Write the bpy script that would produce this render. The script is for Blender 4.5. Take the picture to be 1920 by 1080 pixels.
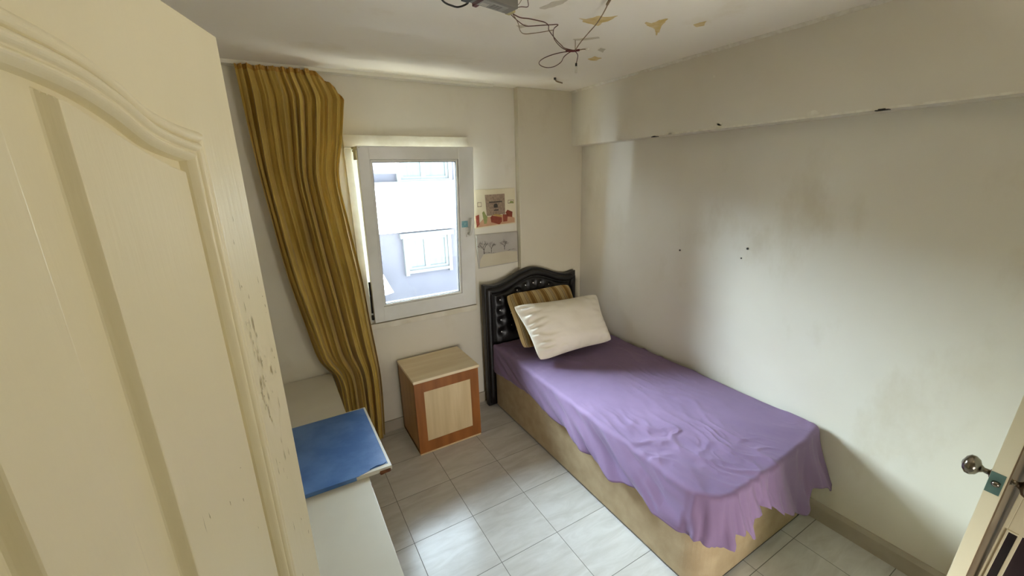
import bpy, bmesh, math, random
from mathutils import Vector, Matrix, noise
random.seed(7)
for o in list(bpy.data.objects): bpy.data.objects.remove(o)
SC = bpy.context.scene
COL = SC.collection
PI = math.pi
def cr(h):                                   # '#rrggbb' sRGB -> linear rgba
    v = [int(h[i:i+2], 16)/255 for i in (1, 3, 5)]
    return tuple((c/12.92 if c <= .04045 else ((c+.055)/1.055)**2.4) for c in v) + (1,)

# ------------------------------------------------------------------ camera
cam_d = bpy.data.cameras.new('camera'); cam = bpy.data.objects.new('camera', cam_d); COL.objects.link(cam)
SC.camera = cam
F_PX = 768.24
cam_d.sensor_width = 36; cam_d.lens = F_PX/1920*36; cam_d.clip_start = .01
CR = Vector((0.86217439, -0.50587015, -0.02739928)); CU = Vector((0.15679768, 0.21502695, 0.96393874)); CF = Vector((0.48173625, 0.83537944, -0.26471))
cam.matrix_world = Matrix(((CR.x, CU.x, -CF.x, -2.2622), (CR.y, CU.y, -CF.y, -2.7793), (CR.z, CU.z, -CF.z, 1.8058), (0, 0, 0, 1)))

# ------------------------------------------------------------------ sky: thin cloud, brightest where the sun stands behind it
W = bpy.data.worlds.new('sky'); SC.world = W; W.use_nodes = True
nt = W.node_tree; nt.nodes.clear()
def N(t, k, **kw):
    n = t.nodes.new(k)
    for a, b in kw.items(): setattr(n, a, b)
    return n
tc = N(nt, 'ShaderNodeTexCoord')
SUN = Vector((-.52, .80, .36)).normalized()
dot = N(nt, 'ShaderNodeVectorMath', operation='DOT_PRODUCT'); dot.inputs[1].default_value = SUN
nt.links.new(tc.outputs['Generated'], dot.inputs[0])
mx = N(nt, 'ShaderNodeMath', operation='MAXIMUM'); mx.inputs[1].default_value = 0; nt.links.new(dot.outputs['Value'], mx.inputs[0])
pw = N(nt, 'ShaderNodeMath', operation='POWER'); pw.inputs[1].default_value = 6.0; nt.links.new(mx.outputs[0], pw.inputs[0])
ma = N(nt, 'ShaderNodeMath', operation='MULTIPLY_ADD'); ma.inputs[1].default_value = 78.0; ma.inputs[2].default_value = 11.0
nt.links.new(pw.outputs[0], ma.inputs[0])
bg = N(nt, 'ShaderNodeBackground'); bg.inputs['Color'].default_value = (.74, .88, 1.0, 1)
nt.links.new(ma.outputs[0], bg.inputs['Strength'])
wo = N(nt, 'ShaderNodeOutputWorld'); nt.links.new(bg.outputs[0], wo.inputs['Surface'])

def area(name, loc, rot, sx, sy, power, color, portal=False):
    d = bpy.data.lights.new(name, 'AREA'); d.shape = 'RECTANGLE'; d.size = sx; d.size_y = sy; d.energy = power; d.color = color
    o = bpy.data.objects.new(name, d); COL.objects.link(o); o.location = loc; o.rotation_euler = rot
    if portal: d.cycles.is_portal = True
    return o
# daylight enters through the window (portal only guides the sky sampling)
area('window_portal', (-1.39, .16, 1.47), (-PI/2, 0, 0), .80, 1.24, 1, (1, 1, 1), portal=True)
# sun along the street: strikes the paving and the left window jamb
sd = bpy.data.lights.new('sun', 'SUN'); sd.energy = 120; sd.angle = math.radians(1.0); sd.color = (1, .96, .88)
so_ = bpy.data.objects.new('sun', sd); COL.objects.link(so_); so_.location = (8, 4, 9)
so_.rotation_euler = (-Vector((.80, .17, .85))).to_track_quat('-Z', 'Y').to_euler()
# unseen area light added behind the doorway as warm fill for ceiling and door
area('hallway_fill', (-.82, -3.05, 1.62), (math.radians(138), 0, math.radians(14)), .5, .5, 9.0, (1.0, .92, .80))
# unseen low light, added and narrowed to brighten the foot of the bed
hw = area('low_foot_fill', (-1.55, -4.1, .55), (math.radians(88), 0, math.radians(-17)), .5, .5, 2.7, (1.0, .95, .90))
hw.data.spread = math.radians(55)

SC.view_settings.view_transform = 'Standard'
SC.view_settings.look = 'None'
SC.view_settings.gamma = 1
SC.view_settings.use_curve_mapping = False
SC.view_settings.exposure = 0.92
try:
    SC.cycles.max_bounces = 14; SC.cycles.diffuse_bounces = 11; SC.cycles.transparent_max_bounces = 12
    SC.cycles.sample_clamp_indirect = 6; SC.cycles.use_denoising = True
    SC.cycles.caustics_reflective = False
except Exception: pass

# ------------------------------------------------------------------ materials
def mat(name, col, rough=.6, col2=None, scale=6, detail=4, mixr=(.35, .65), bump=0, bscale=60, metal=0, spec=.5, sheen=0, stretch=None, trans=0):
    m = bpy.data.materials.new(name); m.use_nodes = True
    t = m.node_tree; p = t.nodes['Principled BSDF']
    p.inputs['Base Color'].default_value = cr(col); p.inputs['Roughness'].default_value = rough
    p.inputs['Metallic'].default_value = metal; p.inputs['Specular IOR Level'].default_value = spec
    if sheen: p.inputs['Sheen Weight'].default_value = sheen
    co = N(t, 'ShaderNodeTexCoord'); src = co.outputs['Object']
    if stretch:
        mp = N(t, 'ShaderNodeMapping'); mp.inputs['Scale'].default_value = stretch; t.links.new(src, mp.inputs['Vector']); src = mp.outputs['Vector']
    if col2:
        nz = N(t, 'ShaderNodeTexNoise'); nz.inputs['Scale'].default_value = scale; nz.inputs['Detail'].default_value = detail
        t.links.new(src, nz.inputs['Vector'])
        r = N(t, 'ShaderNodeValToRGB'); r.color_ramp.elements[0].position = mixr[0]; r.color_ramp.elements[1].position = mixr[1]
        r.color_ramp.elements[0].color = cr(col); r.color_ramp.elements[1].color = cr(col2)
        t.links.new(nz.outputs['Fac'], r.inputs['Fac']); t.links.new(r.outputs['Color'], p.inputs['Base Color'])
    if bump:
        nb = N(t, 'ShaderNodeTexNoise'); nb.inputs['Scale'].default_value = bscale; nb.inputs['Detail'].default_value = 3
        t.links.new(src, nb.inputs['Vector'])
        b = N(t, 'ShaderNodeBump'); b.inputs['Strength'].default_value = bump; b.inputs['Distance'].default_value = .01
        t.links.new(nb.outputs['Fac'], b.inputs['Height']); t.links.new(b.outputs['Normal'], p.inputs['Normal'])
    if trans:
        tr = N(t, 'ShaderNodeBsdfTranslucent'); mixs = N(t, 'ShaderNodeMixShader'); mixs.inputs[0].default_value = trans
        if col2: t.links.new(r.outputs['Color'], tr.inputs['Color'])
        else: tr.inputs['Color'].default_value = cr(col)
        out = t.nodes['Material Output']
        t.links.new(p.outputs[0], mixs.inputs[1]); t.links.new(tr.outputs[0], mixs.inputs[2]); t.links.new(mixs.outputs[0], out.inputs['Surface'])
    return m

M = {}
def wallmat(name, a, b, c, sc=1.1):
    m = mat(name, a, .62, b, sc, 5, (.38, .62), bump=.06, bscale=9)
    t = m.node_tree; p = t.nodes['Principled BSDF']
    old = p.inputs['Base Color'].links[0].from_socket
    co = N(t, 'ShaderNodeTexCoord'); nz = N(t, 'ShaderNodeTexNoise'); nz.inputs['Scale'].default_value = 2.6; nz.inputs['Detail'].default_value = 7; nz.inputs['Roughness'].default_value = .62
    mp = N(t, 'ShaderNodeMapping'); mp.inputs['Location'].default_value = (3.1, 7.7, 1.3); mp.inputs['Scale'].default_value = (1, 1, .55)
    t.links.new(co.outputs['Object'], mp.inputs['Vector']); t.links.new(mp.outputs['Vector'], nz.inputs['Vector'])
    r = N(t, 'ShaderNodeValToRGB'); r.color_ramp.elements[0].position = .56; r.color_ramp.elements[1].position = .72
    t.links.new(nz.outputs['Fac'], r.inputs['Fac'])
    mixc = N(t, 'ShaderNodeMix', data_type='RGBA'); t.links.new(r.outputs['Color'], mixc.inputs['Factor'])
    t.links.new(old, mixc.inputs[6]); mixc.inputs[7].default_value = cr(c); t.links.new(mixc.outputs[2], p.inputs['Base Color'])
    return m
M['wall'] = wallmat('wall_paint', '#d3cdbd', '#dad5c7', '#cdc6b3')
M['wall_r'] = wallmat('wall_paint_scrubbed', '#d3cdbe', '#dad6c9', '#cdc6b4')
M['ceil'] = wallmat('ceiling_paint', '#efe9da', '#f1ece0', '#e6deca', .8)
M['pier'] = wallmat('corner_pier_tone', '#c6bea9', '#cbc4b0', '#bdb49c')  # pier toned darker and yellower than the walls beside it
M['trimw'] = mat('trim_plaster', '#d6d1c1', .6, '#c9c2af', 8)
M['base'] = mat('baseboard_tile', '#b5ad9d', .4, '#a59c8a', 5)
M['cream'] = mat('door_cream_paint', '#e2dabb', .38, '#dcd4b4', 3, bump=.05, bscale=140, stretch=(1, 1, .12))
M['pvc'] = mat('white_plastic_frame', '#dcdcd6', .32, '#d2d1c8', 5)
M['reveal'] = mat('window_board_paint', '#dad5c4', .5, '#c9c2ad', 9)
M['curtain'] = mat('golden_curtain_satin', '#c8ab54', .5, '#b89b45', 5, bump=.12, bscale=220, sheen=.2, trans=.10)
M['tape'] = mat('curtain_header_tape', '#c49c4a', .6, '#a8823a', 60, trans=.1)
M['rail'] = mat('white_rail', '#e2decf', .45)
M['sheet'] = mat('lilac_sheet', '#846c8e', .8, '#765f81', 2.2, 5, (.35, .7), bump=.5, bscale=5.5, sheen=.1, trans=.10)
M['fabric'] = mat('beige_base_fabric', '#ac9979', .85, '#a08c6c', 14, 6, bump=.25, bscale=400)
M['leather'] = mat('dark_leather', '#0f0b0a', .42, '#0b0807', 8, bump=.08, bscale=90)
M['stud'] = mat('glass_stud', '#ffffff', .25, spec=1)
M['pillow'] = mat('off_white_pillow_cotton', '#d9d2c2', .85, '#d0c8b6', 3, bump=.1, bscale=30)
M['wood_o'] = mat('orange_brown_veneer', '#9c602a', .42, '#85501f', 3, 5, stretch=(6, 6, .7), bump=.03, bscale=30)
M['wood_side'] = mat('honey_veneer', '#ad8248', .42, '#9a713a', 3, 5, stretch=(6, 6, .7))
M['wood_p'] = mat('pale_maple_veneer', '#d9c49c', .4, '#cbb48a', 3, 5, stretch=(8, 8, .6))
M['wood_t'] = mat('pale_maple_top', '#ecdcbb', .36, '#e0cca6', 3, 5, stretch=(.7, 8, 8))
M['white'] = mat('white_cabinet_laminate', '#d6d3c6', .35, '#ccc8ba', 2.5)
M['blue'] = mat('blue_film', '#456da8', .33, '#5a80b8', 9, 6, (.42, .62), bump=.15, bscale=24)
M['chip'] = mat('bare_chipboard', '#7a4a26', .9, '#5a3318', 60)
M['chrome'] = mat('worn_chrome', '#8e877c', .2, '#7b7468', 9, metal=1)
M['steel'] = mat('lock_steel', '#7fa09b', .35, '#668a86', 20, metal=.7)
M['dark'] = mat('dark_metal', '#241e1a', .5, '#1a1512', 8)
M['black'] = mat('black_plastic', '#191512', .5, '#12100e', 8)
M['bglass'] = mat('dark_brown_glass', '#2a1418', .08, '#1f0e12', 4)
M['brownp'] = mat('brown_gloss', '#7a6a54', .3, '#6a5a46', 5, 5, stretch=(3, 3, .5))
M['wire'] = mat('brown_wire', '#5d3a2c', .6, '#4b2d22', 40)
M['wire2'] = mat('dusty_beige_wire', '#8d7a5c', .7, '#7a6549', 40)
M['box'] = mat('grey_metal_case', '#7c7a74', .4, '#6e6c67', 12, metal=.3)
M['boxlab'] = mat('printed_label', '#9a9891', .5, '#8d8b84', 30)
M['red'] = mat('dark_red_plastic', '#5e1a1c', .5, '#501416', 20)
M['ivory'] = mat('ivory_plastic', '#b3a878', .5, '#9f9466', 20)
M['yellow'] = mat('old_yellow_distemper', '#cdb270', .9, '#dcc898', 22, 5)
M['chipw'] = mat('white_filler_and_lit_edge', '#e0dccf', .9, '#d2ccbc', 40)
M['scraped'] = mat('scraped_plaster', '#c6beab', .9, '#d2cab8', 30, 5)  # grey scraped patches on the ceiling
M['paper'] = mat('picture_paper', '#ddd4b8', .6, '#d3c9ab', 5)
M['paper2'] = mat('picture_grey_sky', '#b0aaa0', .6, '#a29c93', 5)
M['snow'] = mat('picture_snow', '#c4bca4', .6, '#bab198', 5)
M['pred'] = mat('picture_red_brown', '#7c3320', .7, '#8b4028', 40)
M['pink'] = mat('picture_pink_floor', '#c39a78', .7, '#b88e6c', 20)
M['pgreen'] = mat('picture_green', '#8f9459', .7, '#7d8449', 40)
M['pstone'] = mat('picture_stone', '#9b8670', .7, '#7f6b58', 90, 3)
M['pink_line'] = mat('picture_ink', '#3a332c', .8, '#2c2620', 60)
M['pyel'] = mat('picture_ochre', '#a9894a', .7, '#b89656', 40)
M['teal'] = mat('teal_sticker', '#5f97a3', .5, '#86aeb2', 50)
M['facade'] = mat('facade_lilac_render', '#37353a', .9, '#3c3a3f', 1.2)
M['facadew'] = mat('facade_white_and_sunlit_band', '#f0efec', .9, '#e4e3e0', 1.5)
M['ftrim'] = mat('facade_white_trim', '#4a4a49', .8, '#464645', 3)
M['fglass'] = mat('facade_curtained_glass', '#2e3534', .5, '#3c4342', 3, stretch=(9, 1, .3))
M['street'] = mat('pale_paving', '#dcdad2', .9, '#d2d0c8', 2)
M['outw'] = mat('outer_render', '#a5a298', .9, '#9b988e', 2)

def glassmat():
    m = bpy.data.materials.new('clear_window_glass'); m.use_nodes = True; t = m.node_tree; t.nodes.clear()
    tr = N(t, 'ShaderNodeBsdfTransparent'); tr.inputs[0].default_value = (.95, .97, .97, 1)
    gl = N(t, 'ShaderNodeBsdfGlossy'); gl.inputs['Roughness'].default_value = .02
    fr = N(t, 'ShaderNodeFresnel'); fr.inputs[0].default_value = 1.35
    mi = N(t, 'ShaderNodeMixShader'); o = N(t, 'ShaderNodeOutputMaterial')
    t.links.new(fr.outputs[0], mi.inputs[0]); t.links.new(tr.outputs[0], mi.inputs[1]); t.links.new(gl.outputs[0], mi.inputs[2]); t.links.new(mi.outputs[0], o.inputs[0])
    return m
M['glass'] = glassmat()

def tilemat():
    m = bpy.data.materials.new('floor_tiles'); m.use_nodes = True; t = m.node_tree; p = t.nodes['Principled BSDF']
    g = N(t, 'ShaderNodeNewGeometry')
    mp = N(t, 'ShaderNodeMapping'); mp.inputs['Location'].default_value = (1.8862+3.3, .722+3.3, 0); t.links.new(g.outputs['Position'], mp.inputs['Vector'])
    br = N(t, 'ShaderNodeTexBrick'); br.offset = 0; br.squash = 1
    br.inputs['Scale'].default_value = 1; br.inputs['Brick Width'].default_value = .33; br.inputs['Row Height'].default_value = .33
    br.inputs['Mortar Size'].default_value = .0017; br.inputs['Mortar Smooth'].default_value = .3; br.inputs['Bias'].default_value = 0
    br.inputs['Color1'].default_value = (.42, .42, .42, 1); br.inputs['Color2'].default_value = (.58, .58, .58, 1)
    t.links.new(mp.outputs['Vector'], br.inputs['Vector'])
    # veins, shifted per tile
    add = N(t, 'ShaderNodeVectorMath', operation='MULTIPLY_ADD')
    sc = N(t, 'ShaderNodeVectorMath', operation='SCALE'); sc.inputs['Scale'].default_value = 9
    t.links.new(br.outputs['Color'], sc.inputs[0])
    ad = N(t, 'ShaderNodeVectorMath', operation='ADD'); t.links.new(mp.outputs['Vector'], ad.inputs[0]); t.links.new(sc.outputs[0], ad.inputs[1])
    mp2 = N(t, 'ShaderNodeMapping'); mp2.inputs['Rotation'].default_value = (0, 0, .35); mp2.inputs['Scale'].default_value = (1.6, 6.5, 1); t.links.new(ad.outputs[0], mp2.inputs['Vector'])
    nz = N(t, 'ShaderNodeTexNoise'); nz.inputs['Scale'].default_value = 2.6; nz.inputs['Detail'].default_value = 6; nz.inputs['Roughness'].default_value = .6; nz.inputs['Distortion'].default_value = .8
    t.links.new(mp2.outputs['Vector'], nz.inputs['Vector'])
    r = N(t, 'ShaderNodeValToRGB'); r.color_ramp.elements[0].position = .3; r.color_ramp.elements[1].position = .62
    r.color_ramp.elements[0].color = cr('#bbb8b1'); r.color_ramp.elements[1].color = cr('#cdcbc6')
    t.links.new(nz.outputs['Fac'], r.inputs['Fac'])
    mi = N(t, 'ShaderNodeMix', data_type='RGBA'); t.links.new(br.outputs['Fac'], mi.inputs['Factor'])
    t.links.new(r.outputs['Color'], mi.inputs[6]); mi.inputs[7].default_value = cr('#6f6c66'); t.links.new(mi.outputs[2], p.inputs['Base Color'])
    rr = N(t, 'ShaderNodeMapRange'); p.inputs['Specular IOR Level'].default_value = .32; rr.inputs['To Min'].default_value = .19; rr.inputs['To Max'].default_value = .7
    t.links.new(br.outputs['Fac'], rr.inputs['Value']); t.links.new(rr.outputs[0], p.inputs['Roughness'])
    bm = N(t, 'ShaderNodeBump'); bm.invert = True; bm.inputs['Strength'].default_value = .5; bm.inputs['Distance'].default_value = .002
    t.links.new(br.outputs['Fac'], bm.inputs['Height']); t.links.new(bm.outputs['Normal'], p.inputs['Normal'])
    return m
M['tile'] = tilemat()

def stripemat():
    m = mat('striped_cushion_cloth', '#a98f62', .85, bump=.15, bscale=300)
    t = m.node_tree; p = t.nodes['Principled BSDF']
    uv = N(t, 'ShaderNodeUVMap'); sx = N(t, 'ShaderNodeSeparateXYZ'); t.links.new(uv.outputs[0], sx.inputs[0])
    mu = N(t, 'ShaderNodeMath', operation='MULTIPLY'); mu.inputs[1].default_value = 5.2; t.links.new(sx.outputs['X'], mu.inputs[0])
    fr = N(t, 'ShaderNodeMath', operation='FRACT'); t.links.new(mu.outputs[0], fr.inputs[0])
    r = N(t, 'ShaderNodeValToRGB'); r.color_ramp.interpolation = 'CONSTANT'
    e = r.color_ramp.elements; e[0].position = 0; e[0].color = cr('#b39c6d'); e[1].position = .20; e[1].color = cr('#6d5127')
    for ps, c in ((.24, '#b9a67c'), (.30, '#4e3a24'), (.33, '#b9a67c'), (.38, '#5b4327'), (.41, '#a58a56'), (.56, '#7c5c28'), (.80, '#9c7f49'), (.88, '#6a4c22'), (.92, '#b39c6d')):
        q = e.new(ps); q.color = cr(c)
    t.links.new(fr.outputs[0], r.inputs['Fac']); t.links.new(r.outputs['Color'], p.inputs['Base Color'])
    return m
M['stripe'] = stripemat()

# ------------------------------------------------------------------ object helpers
def parent(o, p):
    if p is not None:
        o.parent = p; o.matrix_parent_inverse = Matrix.Translation(-Vector(p.location))
def mesh_obj(name, verts, faces, m, par=None, smooth=False, uvs=None):
    me = bpy.data.meshes.new(name); me.from_pydata([tuple(v) for v in verts], [], faces); me.validate(); me.update()
    if smooth:
        for f in me.polygons: f.use_smooth = True
    if uvs:
        ul = me.uv_layers.new(name='UVMap')
        for l in me.loops: ul.data[l.index].uv = uvs[l.vertex_index]
    me.materials.append(m if not isinstance(m, str) else M[m])
    o = bpy.data.objects.new(name, me); COL.objects.link(o); parent(o, par)
    return o
def bm_obj(name, bm, m, par=None, smooth=False):
    bmesh.ops.recalc_face_normals(bm, faces=bm.faces)
    me = bpy.data.meshes.new(name); bm.to_mesh(me); bm.free()
    if smooth:
        for f in me.polygons: f.use_smooth = True
    me.materials.append(M[m] if isinstance(m, str) else m)
    o = bpy.data.objects.new(name, me); COL.objects.link(o); parent(o, par)
    return o
def add_box(bm, x0, x1, y0, y1, z0, z1, bev=0, seg=2):
    r = bmesh.ops.create_cube(bm, size=1)
    vs = r['verts']
    for v in vs: v.co = Vector(((x0+x1)/2+v.co.x*(x1-x0), (y0+y1)/2+v.co.y*(y1-y0), (z0+z1)/2+v.co.z*(z1-z0)))
    if bev:
        es = list({e for v in vs for e in v.link_edges})
        bmesh.ops.bevel(bm, geom=es, offset=bev, segments=seg, profile=.7, affect='EDGES')
def box(name, x0, x1, y0, y1, z0, z1, m, par=None, bev=0, seg=2):
    bm = bmesh.new(); add_box(bm, x0, x1, y0, y1, z0, z1, bev, seg); return bm_obj(name, bm, m, par)
def boxes(name, L, m, par=None, bev=0):
    bm = bmesh.new()
    for b in L: add_box(bm, *b, bev)
    return bm_obj(name, bm, m, par)
def catmull(P, n=8):
    P = [Vector(p) for p in P]; out = []
    for i in range(len(P)-1):
        p0 = P[max(i-1, 0)]; p1 = P[i]; p2 = P[i+1]; p3 = P[min(i+2, len(P)-1)]
        for k in range(n):
            t = k/n
            out.append(.5*((2*p1)+(p2-p0)*t+(2*p0-5*p1+4*p2-p3)*t*t+(3*p1-p0-3*p2+p3)*t**3))
    out.append(P[-1]); return out
def add_tube(bm, P, r, seg=8, radii=None):
    rings = []; P = [Vector(p) for p in P]; up = None
    for i, p in enumerate(P):
        d = (P[min(i+1, len(P)-1)]-P[max(i-1, 0)])
        if d.length < 1e-9: d = Vector((0, 0, 1))
        d.normalize()
        if up is None: up = d.orthogonal().normalized()
        up = (up-d*up.dot(d)); up = up.normalized() if up.length > 1e-6 else d.orthogonal().normalized()
        s = d.cross(up); rr = radii[i] if radii else r
        rings.append([bm.verts.new(p+(up*math.cos(2*PI*k/seg)+s*math.sin(2*PI*k/seg))*rr) for k in range(seg)])
    for a, b in zip(rings, rings[1:]):
        for k in range(seg): bm.faces.new((a[k], a[(k+1) % seg], b[(k+1) % seg], b[k]))
    bm.faces.new(rings[0][::-1]); bm.faces.new(rings[-1])
def tube(name, P, r, m, par=None, seg=8, n=8, radii=None):
    bm = bmesh.new(); add_tube(bm, catmull(P, n) if n else P, r, seg, radii); return bm_obj(name, bm, m, par, True)
def prism(name, pts, axis, a0, a1, m, par=None, bev=0):
    # polygon pts in the plane normal to axis, extruded a0..a1
    bm = bmesh.new()
    def mk(p, a): return {'x': (a, p[0], p[1]), 'y': (p[0], a, p[1]), 'z': (p[0], p[1], a)}[axis]
    A = [bm.verts.new(mk(p, a0)) for p in pts]; B = [bm.verts.new(mk(p, a1)) for p in pts]
    bm.faces.new(A); bm.faces.new(B[::-1])
    for i in range(len(pts)):
        j = (i+1) % len(pts); bm.faces.new((A[j], A[i], B[i], B[j]))
    if bev:
        es = [e for e in bm.edges if (e.verts[0] in A) == (e.verts[1] in A)]
        bmesh.ops.bevel(bm, geom=es, offset=bev, segments=3, profile=.6, affect='EDGES')
    return bm_obj(name, bm, m, par)
def grid_faces(nu, nv, wrapu=False):
    F = []
    for j in range(nv-1):
        for i in range(nu if wrapu else nu-1):
            a = j*nu+i; b = j*nu+(i+1) % nu; F.append((a, b, b+nu, a+nu))
    return F
def lerp_tab(T, x):
    if x <= T[0][0]: return T[0][1]
    for (a, b), (c, d) in zip(T, T[1:]):
        if x <= c: return b+(d-b)*(x-a)/(c-a)
    return T[-1][1]
def sm_tab(T, x):
    if x <= T[0][0]: return T[0][1]
    for (a, b), (c, d) in zip(T, T[1:]):
        if x <= c:
            t = (x-a)/(c-a); t = t*t*(3-2*t); return b+(d-b)*t
    return T[-1][1]
def thing(name, label, cat, loc, group=None):
    o = bpy.data.objects.new(name, None); o.empty_display_size = .1; COL.objects.link(o); o.location = loc
    o['label'] = label; o['category'] = cat
    if group: o['group'] = group
    return o
def tag(o, label, cat, group=None):
    o['label'] = label; o['category'] = cat
    if group: o['group'] = group
    return o
def struct(o, label=None, cat=None):
    o['kind'] = 'structure'
    if label: o['label'] = label
    if cat: o['category'] = cat
    return o

H = 2.415                                     # ceiling height
XL, YF = -2.62, -2.80                         # left wall, front wall
WX0, WX1, WZ0, WZ1 = -1.79, -1.00, .845, 2.07 # window opening

# ================================================================== room shell
struct(box('floor', XL-.12, .15, -4.6, .22, -.12, 0, 'tile'), 'floor of pale grey marbled square tiles with thin dark joints', 'floor')
ceil = struct(box('ceiling', XL-.12, .15, -4.6, .22, H, H+.12, 'ceil'), 'off-white painted ceiling with flaking yellow patches', 'ceiling')
wb = struct(boxes('wall_back', [(XL-.12, WX0, 0, .22, 0, H), (WX1, .15, 0, .22, 0, H), (WX0, WX1, 0, .22, 0, WZ0), (WX0, WX1, 0, .22, WZ1, H)], 'wall'),
            'beige-grey painted wall around the window', 'wall')
box('corner_pier', -.60, 0, -.055, 0, 0, H, 'pier', wb, .004)
wr = struct(box('wall_right', 0, .15, -4.6, 0, 0, H, 'wall_r'), 'long bare grey wall beside the bed with scrubbed patches', 'wall')
box('beam', -.11, 0, YF, -.0, 2.017, H, 'wall_r', wr, .005)
wl = struct(box('wall_left', XL-.12, XL, -4.6, 0, 0, H, 'wall'), 'painted wall behind the opened cream door', 'wall')
# front wall with the doorway the picture is taken from, hallway behind
struct(boxes('wall_front', [(XL, -2.575, YF-.12, YF, 0, H), (.0-.06, 0, YF-.12, YF, 0, H), (XL, 0, YF-.12, YF, 2.05, H)], 'wall'), 'front wall around the doorway', 'wall')
struct(box('wall_hallway', XL-.12, .15, -4.72, -4.6, 0, H, 'wall'), 'far wall of the hallway', 'wall')
# cornice line between ceiling and beam, and baseboards
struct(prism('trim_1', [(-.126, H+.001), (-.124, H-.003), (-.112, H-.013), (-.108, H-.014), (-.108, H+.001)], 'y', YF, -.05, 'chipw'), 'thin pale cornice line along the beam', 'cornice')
struct(prism('baseboard_right', [(-.0, 0), (-.016, 0), (-.016, .078), (-.008, .1), (0, .1)], 'y', YF, -.055, 'base'), 'grey-brown baseboard along the right wall', 'baseboard')
struct(boxes('baseboard_back', [(XL, -.60, -.014, 0, 0, .085), (-.612, 0, -.069, -.055, 0, .085)], 'base', None, .003), 'grey-brown baseboard under the window', 'baseboard')
prism('beam_lit_edge', [(-.1125, 2.0165), (-.0005, 2.0150), (-.0005, 2.018), (-.1125, 2.025)], 'y', YF, -.88, 'chipw', wr)  # pale strip paints in the floor-lit underside of the beam
# marks of wear on the walls and ceiling
def blob(name, cx, cy, rx, ry, ang, axis, a0, a1, m, par, n=22, jag=.35, seed=0):
    pts = []
    for k in range(n):
        t = 2*PI*k/n; q = 1+jag*noise.noise(Vector((math.cos(t)*1.6+seed, math.sin(t)*1.6, seed*3.1)))*1.8
        x = rx*math.cos(t)*q; y = ry*math.sin(t)*q
        pts.append((cx+x*math.cos(ang)-y*math.sin(ang), cy+x*math.sin(ang)+y*math.cos(ang)))
    return prism(name, pts, axis, a0, a1, m, par)
PATCH = [('yellow', [(-0.778, -1.381), (-0.728, -1.377), (-0.731, -1.43), (-0.71, -1.447), (-0.685, -1.405), (-0.658, -1.368), (-0.601, -1.302), (-0.586, -1.277), (-0.656, -1.331), (-0.697, -1.349), (-0.729, -1.348)]),
 ('yellow', [(-1.054, -1.289), (-1.016, -1.294), (-1.004, -1.339), (-0.953, -1.351), (-0.931, -1.374), (-0.915, -1.329), (-0.93, -1.295), (-0.92, -1.258), (-0.954, -1.256), (-0.996, -1.264)]),
 ('yellow', [(-0.55, -1.448), (-0.548, -1.477), (-0.534, -1.498), (-0.5, -1.464), (-0.507, -1.432)]),
 ('yellow', [(-0.616, -0.832), (-0.609, -0.881), (-0.552, -0.873), (-0.55, -0.827), (-0.583, -0.812)]),
 ('scraped', [(-1.24, -1.106), (-1.216, -1.139), (-1.192, -1.122), (-1.209, -1.085)]),
 ('scraped', [(-1.254, -1.314), (-1.247, -1.372), (-1.209, -1.412), (-1.199, -1.39), (-1.214, -1.344), (-1.233, -1.307)]),
 ('scraped', [(-0.899, -1.072), (-0.823, -1.141), (-0.798, -1.136), (-0.838, -1.084), (-0.879, -1.056)]),
 ('scraped', [(-0.678, -0.979), (-0.688, -1.014), (-0.65, -1.011), (-0.625, -0.961)])]
for i, (mm, P) in enumerate(PATCH):
    C = Vector((sum(p[0] for p in P)/len(P), sum(p[1] for p in P)/len(P))); pts = []
    for a, b in zip(P, P[1:]+P[:1]):
        for k in range(5):
            q = Vector(a).lerp(Vector(b), k/5); d = q-C; q = C+d*(1+.30*noise.noise(Vector((q.x*38, q.y*38, i))))
            pts.append((q.x, q.y))
    prism('peeling_patch', pts, 'z', H-.0011, H+.01, mm, ceil)
for i, (y, z, a, b) in enumerate([(-1.30, 2.034, .026, .010), (-1.325, 2.040, .014, .010), (-1.77, 2.036, .026, .010), (-1.005, 2.024, .018, .006)]):
    blob('filler_patch', y, z, a, b, 0, 'x', -.1125, -.10, 'chipw', wr, seed=i*2.3+5)
blob('filler_patch', -1.262, 2.284, .006, .006, 0, 'x', -.1115, -.10, 'chipw', wr, seed=3)
# nails and rawl plug holes in the right wall
for y, z, r, lab in ((-1.055, 1.308, .0055, 'dark nail stub in the right wall, left one of the upper pair'), (-1.492, 1.378, .006, 'dark nail stub in the right wall, right one of the upper pair'),
                (-1.463, 1.319, .004, 'tiny dark nail stub in the right wall, just below the others')):
    bm = bmesh.new(); add_tube(bm, [(.004, y, z), (-.004, y, z), (-.0045, y, z)], r, 10, [r, r, r*.6]); tag(bm_obj('nail', bm, 'dark'), lab, 'nail')
for (y, z, lab) in ((-.885, 2.010, 'small dark metal clip under the beam near the corner'), (-2.015, 2.010, 'small dark metal clip under the beam, nearer the doorway')):
    tag(boxes('metal_clip', [(-.117, -.094, y-.022, y+.022, z+.003, z+.007), (-.117, -.114, y-.012, y+.012, z+.003, z+.010)], 'dark', None, .0015), lab, 'clip')

# ================================================================== window_1 (tilted open at the top)
win = struct(bpy.data.objects.new('window_1', None), 'small white window tilted open at the top', 'window'); COL.objects.link(win); win.location = (-1.395, .03, WZ0)
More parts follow.
